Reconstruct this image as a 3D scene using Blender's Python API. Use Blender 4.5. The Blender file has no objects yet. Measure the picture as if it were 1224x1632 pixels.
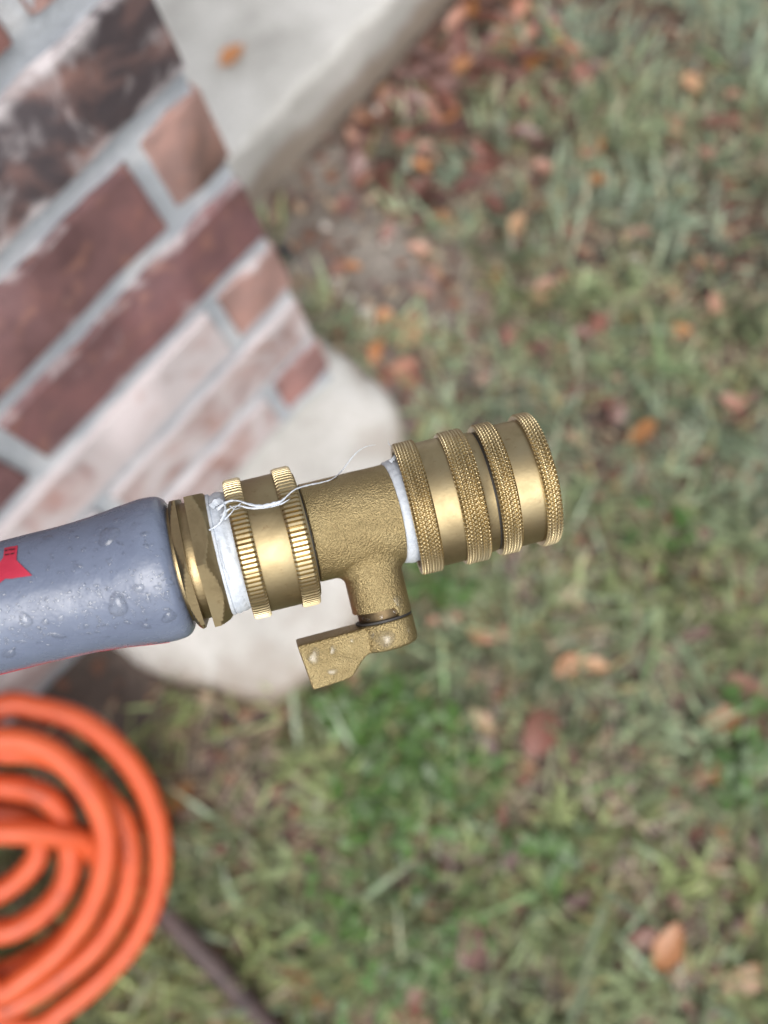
import bpy, bmesh, math, random
import numpy as np
from mathutils import Vector, Matrix, noise as mnoise

random.seed(7)
RNG = np.random.default_rng(11)

# ------------------------------------------------------------------ camera
F, CX, CY = 1226.0, 612.0, 816.0          # focal length and centre in photograph pixels
H = 0.81                                  # camera height above the lawn
def unit(v):
    v = np.asarray(v, float)
    return v / np.linalg.norm(v)
NAD = unit([196, 365, 1226])              # straight down, in camera axes (right, down, forward)
UX = np.array([.656, -.746, .118]); UX = unit(UX - NAD * (UX @ NAD))   # along the brick wall
MY = np.cross(UX, NAD)                    # towards the brick wall
ROT = np.array([UX, MY, -NAD])            # camera axes -> world axes
ORG = np.array([0, 0, H])
def c2w(p):
    return ROT @ np.asarray(p, float) + ORG
def ray(x, y):
    return ROT @ np.array([x - CX, y - CY, F])
def on_z(x, y, z=0.0):
    r = ray(x, y)
    return ORG + r * ((z - H) / r[2])
def to_px(p):
    c = (np.atleast_2d(p) - ORG) @ ROT
    return np.stack([CX + F * c[:, 0] / c[:, 2], CY + F * c[:, 1] / c[:, 2]], 1)

scene = bpy.context.scene
cam_d = bpy.data.cameras.new("camera")
cam = bpy.data.objects.new("camera", cam_d)
scene.collection.objects.link(cam)
r_, d_, f_ = ROT[:, 0], ROT[:, 1], ROT[:, 2]
cam.matrix_world = Matrix(((r_[0], -d_[0], -f_[0], 0), (r_[1], -d_[1], -f_[1], 0),
                           (r_[2], -d_[2], -f_[2], H), (0, 0, 0, 1)))
cam_d.sensor_fit = 'VERTICAL'
cam_d.lens = 6.86
cam_d.sensor_height = 6.86 * 1632 / F
cam_d.sensor_width = 6.86 * 1224 / F
cam_d.clip_start, cam_d.clip_end = 0.01, 300
cam_d.dof.use_dof = True
cam_d.dof.focus_distance = 0.189
cam_d.dof.aperture_fstop = 1.45
scene.camera = cam

# ------------------------------------------------------------------ sky, sun, exposure
world = bpy.data.worlds.new("World"); scene.world = world
world.use_nodes = True
wn, wl = world.node_tree.nodes, world.node_tree.links
sky = wn.new('ShaderNodeTexSky'); sky.sky_type = 'NISHITA'; sky.sun_disc = False
SUN_EL, SUN_AZ = math.radians(58), math.radians(205)
sky.sun_elevation = SUN_EL; sky.sun_rotation = SUN_AZ
sky.air_density = 1.0; sky.dust_density = 4.0; sky.ozone_density = 1.0
hs = wn.new('ShaderNodeHueSaturation'); hs.inputs['Saturation'].default_value = 0.28
wl.new(sky.outputs[0], hs.inputs['Color'])
wl.new(hs.outputs[0], wn['Background'].inputs[0])
wn['Background'].inputs[1].default_value = 0.15
sun_d = bpy.data.lights.new("sun", 'SUN'); sun_d.energy = 1.0; sun_d.angle = math.radians(50)
sun_d.color = (1, .97, .93)
sun = bpy.data.objects.new("sun", sun_d); scene.collection.objects.link(sun)
sdir = Vector((math.sin(SUN_AZ) * math.cos(SUN_EL), math.cos(SUN_AZ) * math.cos(SUN_EL), math.sin(SUN_EL)))
sun.rotation_euler = sdir.to_track_quat('Z', 'Y').to_euler()
sun.location = sdir * 5
scene.view_settings.view_transform = 'Standard'
scene.view_settings.look = 'None'
scene.view_settings.exposure = 0.75
scene.view_settings.gamma = 1
scene.view_settings.use_curve_mapping = False
scene.render.engine = 'CYCLES'
scene.cycles.use_denoising = True
scene.cycles.max_bounces = 8
scene.cycles.sample_clamp_indirect = 6

# ------------------------------------------------------------------ helpers
COL = scene.collection
def link(name, me, parent=None, mat=None, loc=None):
    o = bpy.data.objects.new(name, me)
    COL.objects.link(o)
    if mat is not None and not me.materials:
        me.materials.append(mat)
    if parent is not None:
        o.parent = parent
    if loc is not None:
        o.location = loc
    return o
def empty(name, loc=(0, 0, 0)):
    o = bpy.data.objects.new(name, None); COL.objects.link(o)
    o.location = loc; o.empty_display_size = .02
    return o
def tag(o, label, cat, group=None):
    o['label'] = label; o['category'] = cat
    if group: o['group'] = group
    return o
def mesh(name, V, Fc, smooth=True, sharp=None):
    me = bpy.data.meshes.new(name)
    me.from_pydata([tuple(map(float, v)) for v in V], [], [tuple(map(int, f)) for f in Fc])
    me.update()
    if smooth:
        me.polygons.foreach_set('use_smooth', [True] * len(me.polygons))
        if sharp: me.set_sharp_from_angle(angle=math.radians(sharp))
    return me
def mesh_np(name, V, quads, col=None, smooth=True):
    me = bpy.data.meshes.new(name)
    V = np.ascontiguousarray(V, np.float32); Q = np.ascontiguousarray(quads, np.int32)
    k = Q.shape[1]
    me.vertices.add(len(V)); me.vertices.foreach_set('co', V.ravel())
    me.loops.add(Q.size); me.loops.foreach_set('vertex_index', Q.ravel())
    me.polygons.add(len(Q)); me.polygons.foreach_set('loop_start', np.arange(0, Q.size, k, dtype=np.int32))
    me.update(calc_edges=True); me.validate()
    if smooth: me.polygons.foreach_set('use_smooth', np.ones(len(Q), bool))
    if col is not None:
        at = me.color_attributes.new('Col', 'FLOAT_COLOR', 'POINT')
        c4 = np.ones((len(V), 4), np.float32); c4[:, :3] = col
        at.data.foreach_set('color', c4.ravel())
    return me
def grid_faces(n, m, wrap=True, off=0):
    """n rings of m vertices"""
    f = []
    for i in range(n - 1):
        for j in range(m if wrap else m - 1):
            k = (j + 1) % m
            f.append((off + i * m + j, off + (i + 1) * m + j, off + (i + 1) * m + k, off + i * m + k))
    return f
def catmull(P, per=8):
    P = np.asarray(P, float)
    Q = np.vstack([2 * P[0] - P[1], P, 2 * P[-1] - P[-2]])
    out = []
    for i in range(1, len(Q) - 2):
        p0, p1, p2, p3 = Q[i - 1], Q[i], Q[i + 1], Q[i + 2]
        for t in np.linspace(0, 1, per, endpoint=False):
            out.append(.5 * (2 * p1 + (p2 - p0) * t + (2 * p0 - 5 * p1 + 4 * p2 - p3) * t * t + (3 * p1 - p0 - 3 * p2 + p3) * t ** 3))
    out.append(P[-1])
    return np.array(out)
def sweep(name, P, R, sides=12, flat=1.0, twist=0.0, cap=True, sharp=None):
    P = np.asarray(P, float); n = len(P)
    R = np.broadcast_to(np.asarray(R, float), (n,))
    T = np.gradient(P, axis=0); T /= np.linalg.norm(T, axis=1)[:, None]
    a = np.cross(T[0], [0, 0, 1.0])
    if np.linalg.norm(a) < 1e-3: a = np.cross(T[0], [1.0, 0, 0])
    a = unit(a); V = []
    for i in range(n):
        a = unit(a - T[i] * (a @ T[i])); b = np.cross(T[i], a)
        for k in range(sides):
            th = 2 * math.pi * k / sides
            x, y = math.cos(th), math.sin(th) * flat
            tw = twist * i
            V.append(P[i] + R[i] * ((x * math.cos(tw) - y * math.sin(tw)) * a + (x * math.sin(tw) + y * math.cos(tw)) * b))
    Fc = grid_faces(n, sides)
    if cap:
        Fc.append(tuple(range(sides))); Fc.append(tuple(reversed(range((n - 1) * sides, n * sides))))
    return mesh(name, V, Fc, True, sharp)

# ------------------------------------------------------------------ materials
def new_mat(name):
    m = bpy.data.materials.new(name); m.use_nodes = True
    nt = m.node_tree
    return m, nt, nt.nodes, nt.links, nt.nodes['Principled BSDF']
def ramp(n, l, src, stops):
    r = n.new('ShaderNodeValToRGB')
    e = r.color_ramp.elements
    while len(e) < len(stops): e.new(.5)
    for i, (p, c) in enumerate(stops):
        e[i].position = p; e[i].color = (*c, 1) if len(c) == 3 else c
    l.new(src, r.inputs[0]); return r
def tex_noise(n, l, co, scale, detail=4, rough=.55, dist=0):
    t = n.new('ShaderNodeTexNoise'); t.inputs['Scale'].default_value = scale
    t.inputs['Detail'].default_value = detail; t.inputs['Roughness'].default_value = rough
    t.inputs['Distortion'].default_value = dist
    l.new(co, t.inputs['Vector']); return t
def bump(n, l, src, strength, dist, prev=None):
    b = n.new('ShaderNodeBump'); b.inputs['Strength'].default_value = strength; b.inputs['Distance'].default_value = dist
    l.new(src, b.inputs['Height'])
    if prev is not None: l.new(prev.outputs[0], b.inputs['Normal'])
    return b
def mixc(n, l, fac, a, b, mode='MIX'):
    m = n.new('ShaderNodeMix'); m.data_type = 'RGBA'; m.blend_type = mode
    for s, v in ((m.inputs[0], fac), (m.inputs[6], a), (m.inputs[7], b)):
        if hasattr(v, 'links'): l.new(v, s)
        else: s.default_value = v if not isinstance(v, tuple) else (*v, 1)
    return m.outputs[2]
def coords(n): return n.new('ShaderNodeTexCoord').outputs['Object']
def simple(name, stops, scale, rough=.6, metal=0, b=(0, 0, 0), rvar=.0, spec=.5, detail=5, coat=0):
    """noise-tinted material; b = (scale, strength, distance) of the fine relief"""
    m, nt, n, l, p = new_mat(name)
    co = coords(n)
    t = tex_noise(n, l, co, scale, detail)
    r = ramp(n, l, t.outputs[0], stops); l.new(r.outputs[0], p.inputs['Base Color'])
    p.inputs['Metallic'].default_value = metal; p.inputs['Roughness'].default_value = rough
    p.inputs['Specular IOR Level'].default_value = spec
    p.inputs['Coat Weight'].default_value = coat; p.inputs['Coat Roughness'].default_value = .12
    if rvar:
        t2 = tex_noise(n, l, co, scale * 2.3, 5)
        mr = n.new('ShaderNodeMapRange'); mr.inputs[3].default_value = max(.03, rough - rvar); mr.inputs[4].default_value = rough + rvar
        mr.inputs[1].default_value = .3; mr.inputs[2].default_value = .7
        l.new(t2.outputs[0], mr.inputs[0]); l.new(mr.outputs[0], p.inputs['Roughness'])
    if b[1]:
        t3 = tex_noise(n, l, co, b[0], 4, .6)
        bb = bump(n, l, t3.outputs[0], b[1], b[2]); l.new(bb.outputs[0], p.inputs['Normal'])
    return m
M = {}
# brass, machined and cast
def brass(name, lo, mid_, hi, rough, grain, tarnish):
    """metal with broad dull tarnish, fine spots and a grained surface; grain = (scale, strength, distance)"""
    m, nt, n, l, p = new_mat(name); co = coords(n)
    t = tex_noise(n, l, co, 60, 6, .6, .4); r = ramp(n, l, t.outputs[0], [(.28, lo), (.5, mid_), (.72, hi)])
    t2 = tex_noise(n, l, co, 420, 4, .6); r2 = ramp(n, l, t2.outputs[0], [(.62, (0, 0, 0)), (.74, (tarnish, tarnish, tarnish))])
    l.new(mixc(n, l, r2.outputs[0], r.outputs[0], (.20, .13, .065)), p.inputs['Base Color'])
    p.inputs['Metallic'].default_value = 1
    mr = n.new('ShaderNodeMapRange'); mr.inputs[1].default_value = .3; mr.inputs[2].default_value = .7
    mr.inputs[3].default_value = rough + .09; mr.inputs[4].default_value = rough - .05
    l.new(t.outputs[0], mr.inputs[0]); l.new(mr.outputs[0], p.inputs['Roughness'])
    t3 = tex_noise(n, l, co, grain[0], 3, .6); b = bump(n, l, t3.outputs[0], grain[1], grain[2]); l.new(b.outputs[0], p.inputs['Normal'])
    return m
M['brass'] = brass('machined_brass', (.20, .155, .085), (.315, .25, .14), (.365, .30, .178), .43, (1100, .12, .0003), .6)
M['brass_knurl'] = brass('knurled_brass', (.36, .29, .165), (.45, .37, .22), (.52, .44, .28), .32, (2600, .12, .0002), .5)
M['brass_cast'] = brass('cast_brass', (.27, .205, .10), (.36, .28, .14), (.43, .345, .185), .34, (2150, .75, .0007), .3)
M['brass_dark'] = brass('tarnished_brass', (.20, .145, .08), (.30, .23, .125), (.38, .30, .17), .36, (1500, .2, .0003), .7)
M['brass_shaded'] = brass('shaded_brass', (.06, .042, .025), (.11, .08, .045), (.17, .125, .07), .5, (1500, .2, .0003), .5)  # brass darkened to paint in the shade of the stem slot
M['gap'] = simple('gap_shade_black', [(.3, (.012, .010, .009)), (.7, (.03, .026, .022))], 300, .6)  # near-black that paints the shade in gaps between brass parts
M['ptfe'] = simple('white_thread_tape', [(.3, (.43, .475, .535)), (.7, (.54, .575, .615))], 300, .40, 0, (500, .6, .0008), .1)
M['sleeve'] = simple('grey_rubber', [(.25, (.104, .125, .178)), (.55, (.122, .146, .205)), (.8, (.142, .168, .23))], 90, .27, 0, (160, .28, .0012), .1, .55)
M['emblem'] = simple('red_print', [(.3, (.36, .022, .048)), (.7, (.44, .032, .062))], 200, .35)
M['ink'] = simple('dark_print', [(.3, (.02, .01, .015)), (.7, (.04, .015, .02))], 200, .4)
M['hose'] = simple('orange_hose_rubber', [(.30, (.30, .046, .013)), (.42, (.50, .074, .019)), (.75, (.57, .094, .025))], 30, .46, 0, (240, .2, .0009), .1)
M['pipe'] = simple('dark_brown_pipe', [(.3, (.035, .022, .022)), (.7, (.085, .055, .05))], 40, .5, 0, (200, .3, .001))
M['black'] = simple('black_plastic', [(.3, (.01, .012, .016)), (.7, (.02, .022, .028))], 60, .4)
M['pebble'] = simple('pale_stone', [(.3, (.42, .38, .33)), (.7, (.66, .62, .56))], 70, .6, 0, (300, .3, .001))
# water
m, nt, n, l, p = new_mat('water')
gl = n.new('ShaderNodeBsdfGlossy'); gl.inputs['Roughness'].default_value = .04
tr = n.new('ShaderNodeBsdfTransparent'); tr.inputs[0].default_value = (.96, .97, .98, 1)
fr = n.new('ShaderNodeFresnel'); fr.inputs[0].default_value = 1.55
rf = n.new('ShaderNodeBsdfRefraction'); rf.inputs['IOR'].default_value = 1.333; rf.inputs['Roughness'].default_value = .02
bd = n.new('ShaderNodeMixShader'); bd.inputs[0].default_value = .38; l.new(tr.outputs[0], bd.inputs[1]); l.new(rf.outputs[0], bd.inputs[2])
mx = n.new('ShaderNodeMixShader'); ge = n.new('ShaderNodeNewGeometry'); iv = n.new('ShaderNodeMath'); iv.operation = 'SUBTRACT'; iv.inputs[0].default_value = 1; l.new(ge.outputs['Backfacing'], iv.inputs[1])
fm = n.new('ShaderNodeMath'); fm.operation = 'MULTIPLY'; l.new(fr.outputs[0], fm.inputs[0]); l.new(iv.outputs[0], fm.inputs[1]); l.new(fm.outputs[0], mx.inputs[0]); l.new(bd.outputs[0], mx.inputs[1]); l.new(gl.outputs[0], mx.inputs[2])
l.new(mx.outputs[0], nt.nodes['Material Output'].inputs['Surface'])
M['water'] = m
# concrete
m, nt, n, l, p = new_mat('concrete'); co = coords(n)
t = tex_noise(n, l, co, 7, 7, .62); r = ramp(n, l, t.outputs[0], [(.30, (.25, .24, .22)), (.45, (.38, .37, .345)), (.60, (.47, .46, .435)), (.75, (.54, .53, .51))])
t2 = tex_noise(n, l, co, 160, 4); r2 = ramp(n, l, t2.outputs[0], [(.3, (.82, .81, .79)), (.6, (1, 1, 1))])
cc = mixc(n, l, 1.0, r.outputs[0], r2.outputs[0], 'MULTIPLY')
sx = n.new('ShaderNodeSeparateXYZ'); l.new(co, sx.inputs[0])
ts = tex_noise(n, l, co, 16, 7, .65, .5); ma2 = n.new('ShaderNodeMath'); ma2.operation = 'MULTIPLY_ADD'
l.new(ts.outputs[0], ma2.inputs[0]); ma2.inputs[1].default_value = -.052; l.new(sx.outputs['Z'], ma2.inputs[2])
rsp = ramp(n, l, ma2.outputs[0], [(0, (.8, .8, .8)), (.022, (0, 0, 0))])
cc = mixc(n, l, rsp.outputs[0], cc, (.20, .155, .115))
tk = tex_noise(n, l, co, 26, 6, .7); rk = ramp(n, l, tk.outputs[0], [(.60, (0, 0, 0)), (.74, (.4, .4, .4))])
cc = mixc(n, l, rk.outputs[0], cc, (.24, .215, .18))
l.new(cc, p.inputs['Base Color'])
p.inputs['Roughness'].default_value = .55
b1 = bump(n, l, t.outputs[0], .35, .02); b2 = bump(n, l, t2.outputs[0], .4, .002, b1); l.new(b2.outputs[0], p.inputs['Normal'])
M['concrete'] = m
# mortar
M['mortar'] = simple('mortar', [(.25, (.26, .285, .315)), (.5, (.38, .405, .435)), (.72, (.56, .565, .575))], 26, .75, 0, (150, .6, .004))
# brick: the object's own colour, whitewash amount in the colour's alpha, soot in the property
m, nt, n, l, p = new_mat('brick')
oi = n.new('ShaderNodeObjectInfo'); tc = n.new('ShaderNodeTexCoord')
va = n.new('ShaderNodeVectorMath'); va.operation = 'ADD'
l.new(tc.outputs['Object'], va.inputs[0]); l.new(oi.outputs['Location'], va.inputs[1]); co = va.outputs[0]
t = tex_noise(n, l, co, 22, 6, .65); r = ramp(n, l, t.outputs[0], [(.28, (.55, .52, .54)), (.5, (1, 1, 1)), (.72, (1.45, 1.3, 1.22))])
base = mixc(n, l, 1.0, oi.outputs['Color'], r.outputs[0], 'MULTIPLY')
t5 = tex_noise(n, l, co, 60, 4); r5 = ramp(n, l, t5.outputs[0], [(.55, (0, 0, 0)), (.75, (.35, .35, .35))])
base = mixc(n, l, r5.outputs[0], base, (.40, .19, .12))
ats = n.new('ShaderNodeAttribute'); ats.attribute_type = 'OBJECT'; ats.attribute_name = 'soot'
t4 = tex_noise(n, l, co, 13, 6, .6, .6)
ms = n.new('ShaderNodeMath'); ms.operation = 'ADD'; l.new(t4.outputs[0], ms.inputs[0]); l.new(ats.outputs['Fac'], ms.inputs[1])
rs = ramp(n, l, ms.outputs[0], [(.82, (0, 0, 0)), (.97, (.93, .93, .93))])
base = mixc(n, l, rs.outputs[0], base, (.035, .03, .035))
t3 = tex_noise(n, l, co, 17, 8, .62, .8)
ma = n.new('ShaderNodeMath'); ma.operation = 'ADD'; l.new(t3.outputs[0], ma.inputs[0]); l.new(oi.outputs['Alpha'], ma.inputs[1])
sz = n.new('ShaderNodeSeparateXYZ'); l.new(tc.outputs['Object'], sz.inputs[0])
az_ = n.new('ShaderNodeMath'); az_.operation = 'ABSOLUTE'; l.new(sz.outputs['Z'], az_.inputs[0])
re = ramp(n, l, az_.outputs[0], [(.022, (0, 0, 0)), (.0335, (.24, .24, .24))])
me_ = n.new('ShaderNodeMath'); me_.operation = 'ADD'; l.new(ma.outputs[0], me_.inputs[0]); l.new(re.outputs[0], me_.inputs[1]); ma = me_
rw = ramp(n, l, ma.outputs[0], [(.80, (0, 0, 0)), (1.0, (.86, .86, .86))])
fin = mixc(n, l, rw.outputs[0], base, (.50, .46, .465))
l.new(fin, p.inputs['Base Color']); p.inputs['Roughness'].default_value = .7
b1 = bump(n, l, t.outputs[0], .5, .006); b2 = bump(n, l, t5.outputs[0], .4, .002, b1); l.new(b2.outputs[0], p.inputs['Normal'])
M['brick'] = m
# soil
m, nt, n, l, p = new_mat('soil'); co = coords(n)
t = tex_noise(n, l, co, 9, 8, .65); r = ramp(n, l, t.outputs[0], [(.3, (.12, .098, .08)), (.5, (.21, .18, .15)), (.7, (.29, .26, .225))])
t2 = tex_noise(n, l, co, 120, 5); r2 = ramp(n, l, t2.outputs[0], [(.3, (.5, .48, .46)), (.65, (1.1, 1.1, 1.1))])
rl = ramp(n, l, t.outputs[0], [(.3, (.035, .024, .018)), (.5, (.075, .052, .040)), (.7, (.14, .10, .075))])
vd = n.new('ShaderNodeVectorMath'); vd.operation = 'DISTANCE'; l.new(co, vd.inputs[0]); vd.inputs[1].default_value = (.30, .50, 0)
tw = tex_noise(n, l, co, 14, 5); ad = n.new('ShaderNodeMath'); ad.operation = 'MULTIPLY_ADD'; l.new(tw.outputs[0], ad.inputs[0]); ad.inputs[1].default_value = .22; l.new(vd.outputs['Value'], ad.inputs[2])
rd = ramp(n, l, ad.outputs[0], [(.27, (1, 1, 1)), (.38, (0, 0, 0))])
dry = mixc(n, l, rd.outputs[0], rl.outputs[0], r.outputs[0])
l.new(mixc(n, l, 1.0, dry, r2.outputs[0], 'MULTIPLY'), p.inputs['Base Color'])
p.inputs['Roughness'].default_value = .65
b1 = bump(n, l, t2.outputs[0], .8, .006); l.new(b1.outputs[0], p.inputs['Normal'])
M['soil'] = m
# grass / litter: per-blade colour
def attr_mat(name, rough, trans):
    m, nt, n, l, p = new_mat(name)
    a = n.new('ShaderNodeAttribute'); a.attribute_name = 'Col'
    t = tex_noise(n, l, coords(n), 260, 3); r = ramp(n, l, t.outputs[0], [(.3, (.7, .7, .7)), (.7, (1.2, 1.2, 1.2))])
    c = mixc(n, l, 1.0, a.outputs['Color'], r.outputs[0], 'MULTIPLY')
    l.new(c, p.inputs['Base Color']); p.inputs['Roughness'].default_value = rough
    if trans:
        tr = n.new('ShaderNodeBsdfTranslucent'); l.new(c, tr.inputs[0])
        mx = n.new('ShaderNodeMixShader'); mx.inputs[0].default_value = trans
        l.new(p.outputs[0], mx.inputs[1]); l.new(tr.outputs[0], mx.inputs[2])
        l.new(mx.outputs[0], nt.nodes['Material Output'].inputs['Surface'])
    return m
M['grass'] = attr_mat('grass_blades', .32, .25)
M['litter'] = attr_mat('leaf_fragments', .5, .1)
# fallen leaf: object colour
m, nt, n, l, p = new_mat('dry_leaf')
oi = n.new('ShaderNodeObjectInfo'); co = coords(n)
va = n.new('ShaderNodeVectorMath'); va.operation = 'ADD'; l.new(co, va.inputs[0]); l.new(oi.outputs['Location'], va.inputs[1])
t = tex_noise(n, l, va.outputs[0], 110, 5); r = ramp(n, l, t.outputs[0], [(.3, (.5, .42, .38)), (.55, (1, 1, 1)), (.75, (1.35, 1.3, 1.2))])
l.new(mixc(n, l, 1.0, oi.outputs['Color'], r.outputs[0], 'MULTIPLY'), p.inputs['Base Color'])
p.inputs['Roughness'].default_value = .42
M['leaf'] = m

# ------------------------------------------------------------------ layout of the place
WALL_Y, CORNER_X, PIER_BACK = 0.38, 0.176, 0.652
SLAB_Y, SLAB_H = 0.659, 0.087
BRICK_Z0, COURSE = 0.071, 0.078
def sstep(a, b, x):
    t = np.clip((x - a) / (b - a), 0, 1); return t * t * (3 - 2 * t)
def ground_h(x, y):
    x = np.asarray(x, float); y = np.asarray(y, float)
    g = .006 * np.sin(9 * x + 2.1) * np.cos(7 * y + .4) + .004 * np.sin(23 * x - 11 * y) + .003 * np.sin(41 * y + 17 * x)
    g = g * np.exp(-((x / 4) ** 2 + (y / 4) ** 2)) - .004
    mound = .058 * sstep(.2, .385, y) * (1 - sstep(-.12, .02, x)) * sstep(-2.0, -1.2, x)
    return g + mound
PAD_PX = [(478, 500), (520, 552), (570, 588), (612, 626), (640, 668), (652, 720), (658, 790), (650, 860), (622, 930), (575, 1000),
          (528, 1062), (474, 1098), (432, 1112), (394, 1108), (350, 1096), (300, 1092), (262, 1080), (215, 1056), (160, 1030)]
PAD = np.array([on_z(x, y, .012)[:2] for x, y in PAD_PX])
PAD[0] = (CORNER_X + .012, WALL_Y + .05); PAD[-1] = (PAD[-1][0], WALL_Y + .004)
def in_poly(x, y, P):
    x = np.asarray(x); y = np.asarray(y); c = np.zeros(x.shape, bool); j = len(P) - 1
    for i in range(len(P)):
        xi, yi, xj, yj = P[i][0], P[i][1], P[j][0], P[j][1]
        hit = ((yi > y) != (yj > y)) & (x < (xj - xi) * (y - yi) / (yj - yi + 1e-12) + xi)
        c ^= hit; j = i
    return c
def open_ground(x, y):
    """True where nothing is built"""
    blocked = in_poly(x, y, PAD) | ((y > WALL_Y - .004) & (x < CORNER_X + .004)) | (y > SLAB_Y - .006)
    return ~blocked

# ---- ground sheet
def axis(lo, hi, n, far):
    core = np.linspace(lo, hi, n)
    g = np.geomspace(.05, far, 16)
    return np.concatenate([lo - g[::-1], core, hi + g])
xs, ys = axis(-1.0, 1.6, 131, 60), axis(-1.0, 1.0, 101, 60)
gx, gy = np.meshgrid(xs, ys, indexing='ij')
gz = ground_h(gx, gy)
V = np.stack([gx.ravel(), gy.ravel(), gz.ravel()], 1)
nx, ny = gx.shape
I = (np.arange(nx - 1)[:, None] * ny + np.arange(ny - 1)[None]).ravel()
ground = link('ground', mesh_np('ground', V, np.stack([I, I + ny, I + ny + 1, I + 1], 1)), None, M['soil'])
ground['kind'] = 'structure'

# ---- porch slab
def slab():
    X = np.concatenate([np.linspace(-1.6, .15, 8), np.linspace(.17, 1.3, 80), np.linspace(1.35, 4, 12)])
    prof = [(0, -.03), (0, .02), (0, .05), (.0005, .074), (.0015, .081), (.0045, .0855), (.010, SLAB_H), (.05, SLAB_H + .001), (.12, SLAB_H), (.3, SLAB_H), (.8, SLAB_H), (3.2, SLAB_H), (3.2, -.03)]
    V = []
    for x in X:
        for k, (dy, z) in enumerate(prof):
            w = mnoise.noise(Vector((x * 9, z * 30, 3))) * .006 + mnoise.noise(Vector((x * 30, z * 60, 8))) * .0055
            if k > 7: w *= 0
            lump = .022 * math.exp(-((x - .19) / .05) ** 2) * (1 - sstep(.03, .08, z)) if k < 7 else 0
            V.append((x, SLAB_Y + dy - w - lump + .004, z + (.0 if k in (0, 12) else w * .4)))
    return mesh('slab', V, grid_faces(len(X), len(prof)), True, 50)
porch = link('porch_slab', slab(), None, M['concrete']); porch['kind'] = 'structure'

# ---- concrete pad at the foot of the brick
def pad():
    out = catmull(np.c_[PAD, np.zeros(len(PAD))], 5)[:, :2]
    n = len(out)
    inner = np.c_[np.linspace(CORNER_X + .004, out[-1][0] + .01, n), np.full(n, WALL_Y + .03)]
    J = [(-.004, -.03), (0, .004), (.012, .022), (.04, .032), (.09, .038), (.18, .043), (.3, .048), (.45, .053), (.6, .059), (.75, .064), (.88, .068), (.95, .0695), (1.0, .0695)]
    V = []
    for i in range(n):
        for k, (f, z) in enumerate(J):
            q = out[i] * (1 - f) + inner[i] * f
            w = mnoise.noise(Vector((q[0] * 11, q[1] * 11, 5))) * .007 + mnoise.noise(Vector((q[0] * 34, q[1] * 34, 1))) * .0025
            wz = w if k > 1 else 0
            V.append((q[0] + (w if k < 5 else 0), q[1] + (w if k < 5 else 0), min(z + wz * (1 - f), .0695) if k > 1 else z))
    return mesh('pad', V, grid_faces(n, len(J), False), True, 60)
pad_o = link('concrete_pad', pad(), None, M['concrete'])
tag(pad_o, 'pale grey rounded concrete pad at the foot of the brick wall', 'concrete pad')

# ---- brick wall
wall = empty('brick_wall', (CORNER_X, WALL_Y, 0))
tag(wall, 'red brick wall corner with smeared white mortar standing on the concrete pad', 'wall')
ROWS, WALL_X0 = 29, -1.25
def mortar_core():
    bm = bmesh.new()
    x0, x1, y0, y1, z0, z1 = WALL_X0, CORNER_X - .004, WALL_Y + .0065, PIER_BACK, .02, BRICK_Z0 + ROWS * COURSE
    nx, nz, nyy = 110, 150, 14
    def face(fn, a, b):
        g = [[bm.verts.new(fn(i / a, j / b)) for j in range(b + 1)] for i in range(a + 1)]
        for i in range(a):
            for j in range(b): bm.faces.new((g[i][j], g[i + 1][j], g[i + 1][j + 1], g[i][j + 1]))
    def wob(x, y, z): return mnoise.noise(Vector((x * 40, y * 40, z * 40))) * .0022
    face(lambda u, v: (x0 + (x1 - x0) * u, y0 + wob(x0 + (x1 - x0) * u, 0, z0 + (z1 - z0) * v) * (0 < u < 1), z0 + (z1 - z0) * v), nx, nz)
    face(lambda u, v: (x1 + wob(9, y0 + (y1 - y0) * u, z0 + (z1 - z0) * v) * (0 < u < 1), y0 + (y1 - y0) * u, z0 + (z1 - z0) * v), nyy, nz)
    face(lambda u, v: (x0, y1 - (y1 - y0) * u, z0 + (z1 - z0) * v), 1, 1)
    face(lambda u, v: (x1 - (x1 - x0) * u, y1, z0 + (z1 - z0) * v), 1, 1)
    face(lambda u, v: (x0 + (x1 - x0) * u, y0 + (y1 - y0) * v, z1), 1, 1)
    bmesh.ops.translate(bm, verts=bm.verts, vec=(-CORNER_X, -WALL_Y, 0))
    me = bpy.data.meshes.new('mortar'); bm.to_mesh(me); bm.free()
    me.polygons.foreach_set('use_smooth', [True] * len(me.polygons)); me.set_sharp_from_angle(angle=math.radians(50))
    return me
link('mortar', mortar_core(), wall, M['mortar'])
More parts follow.
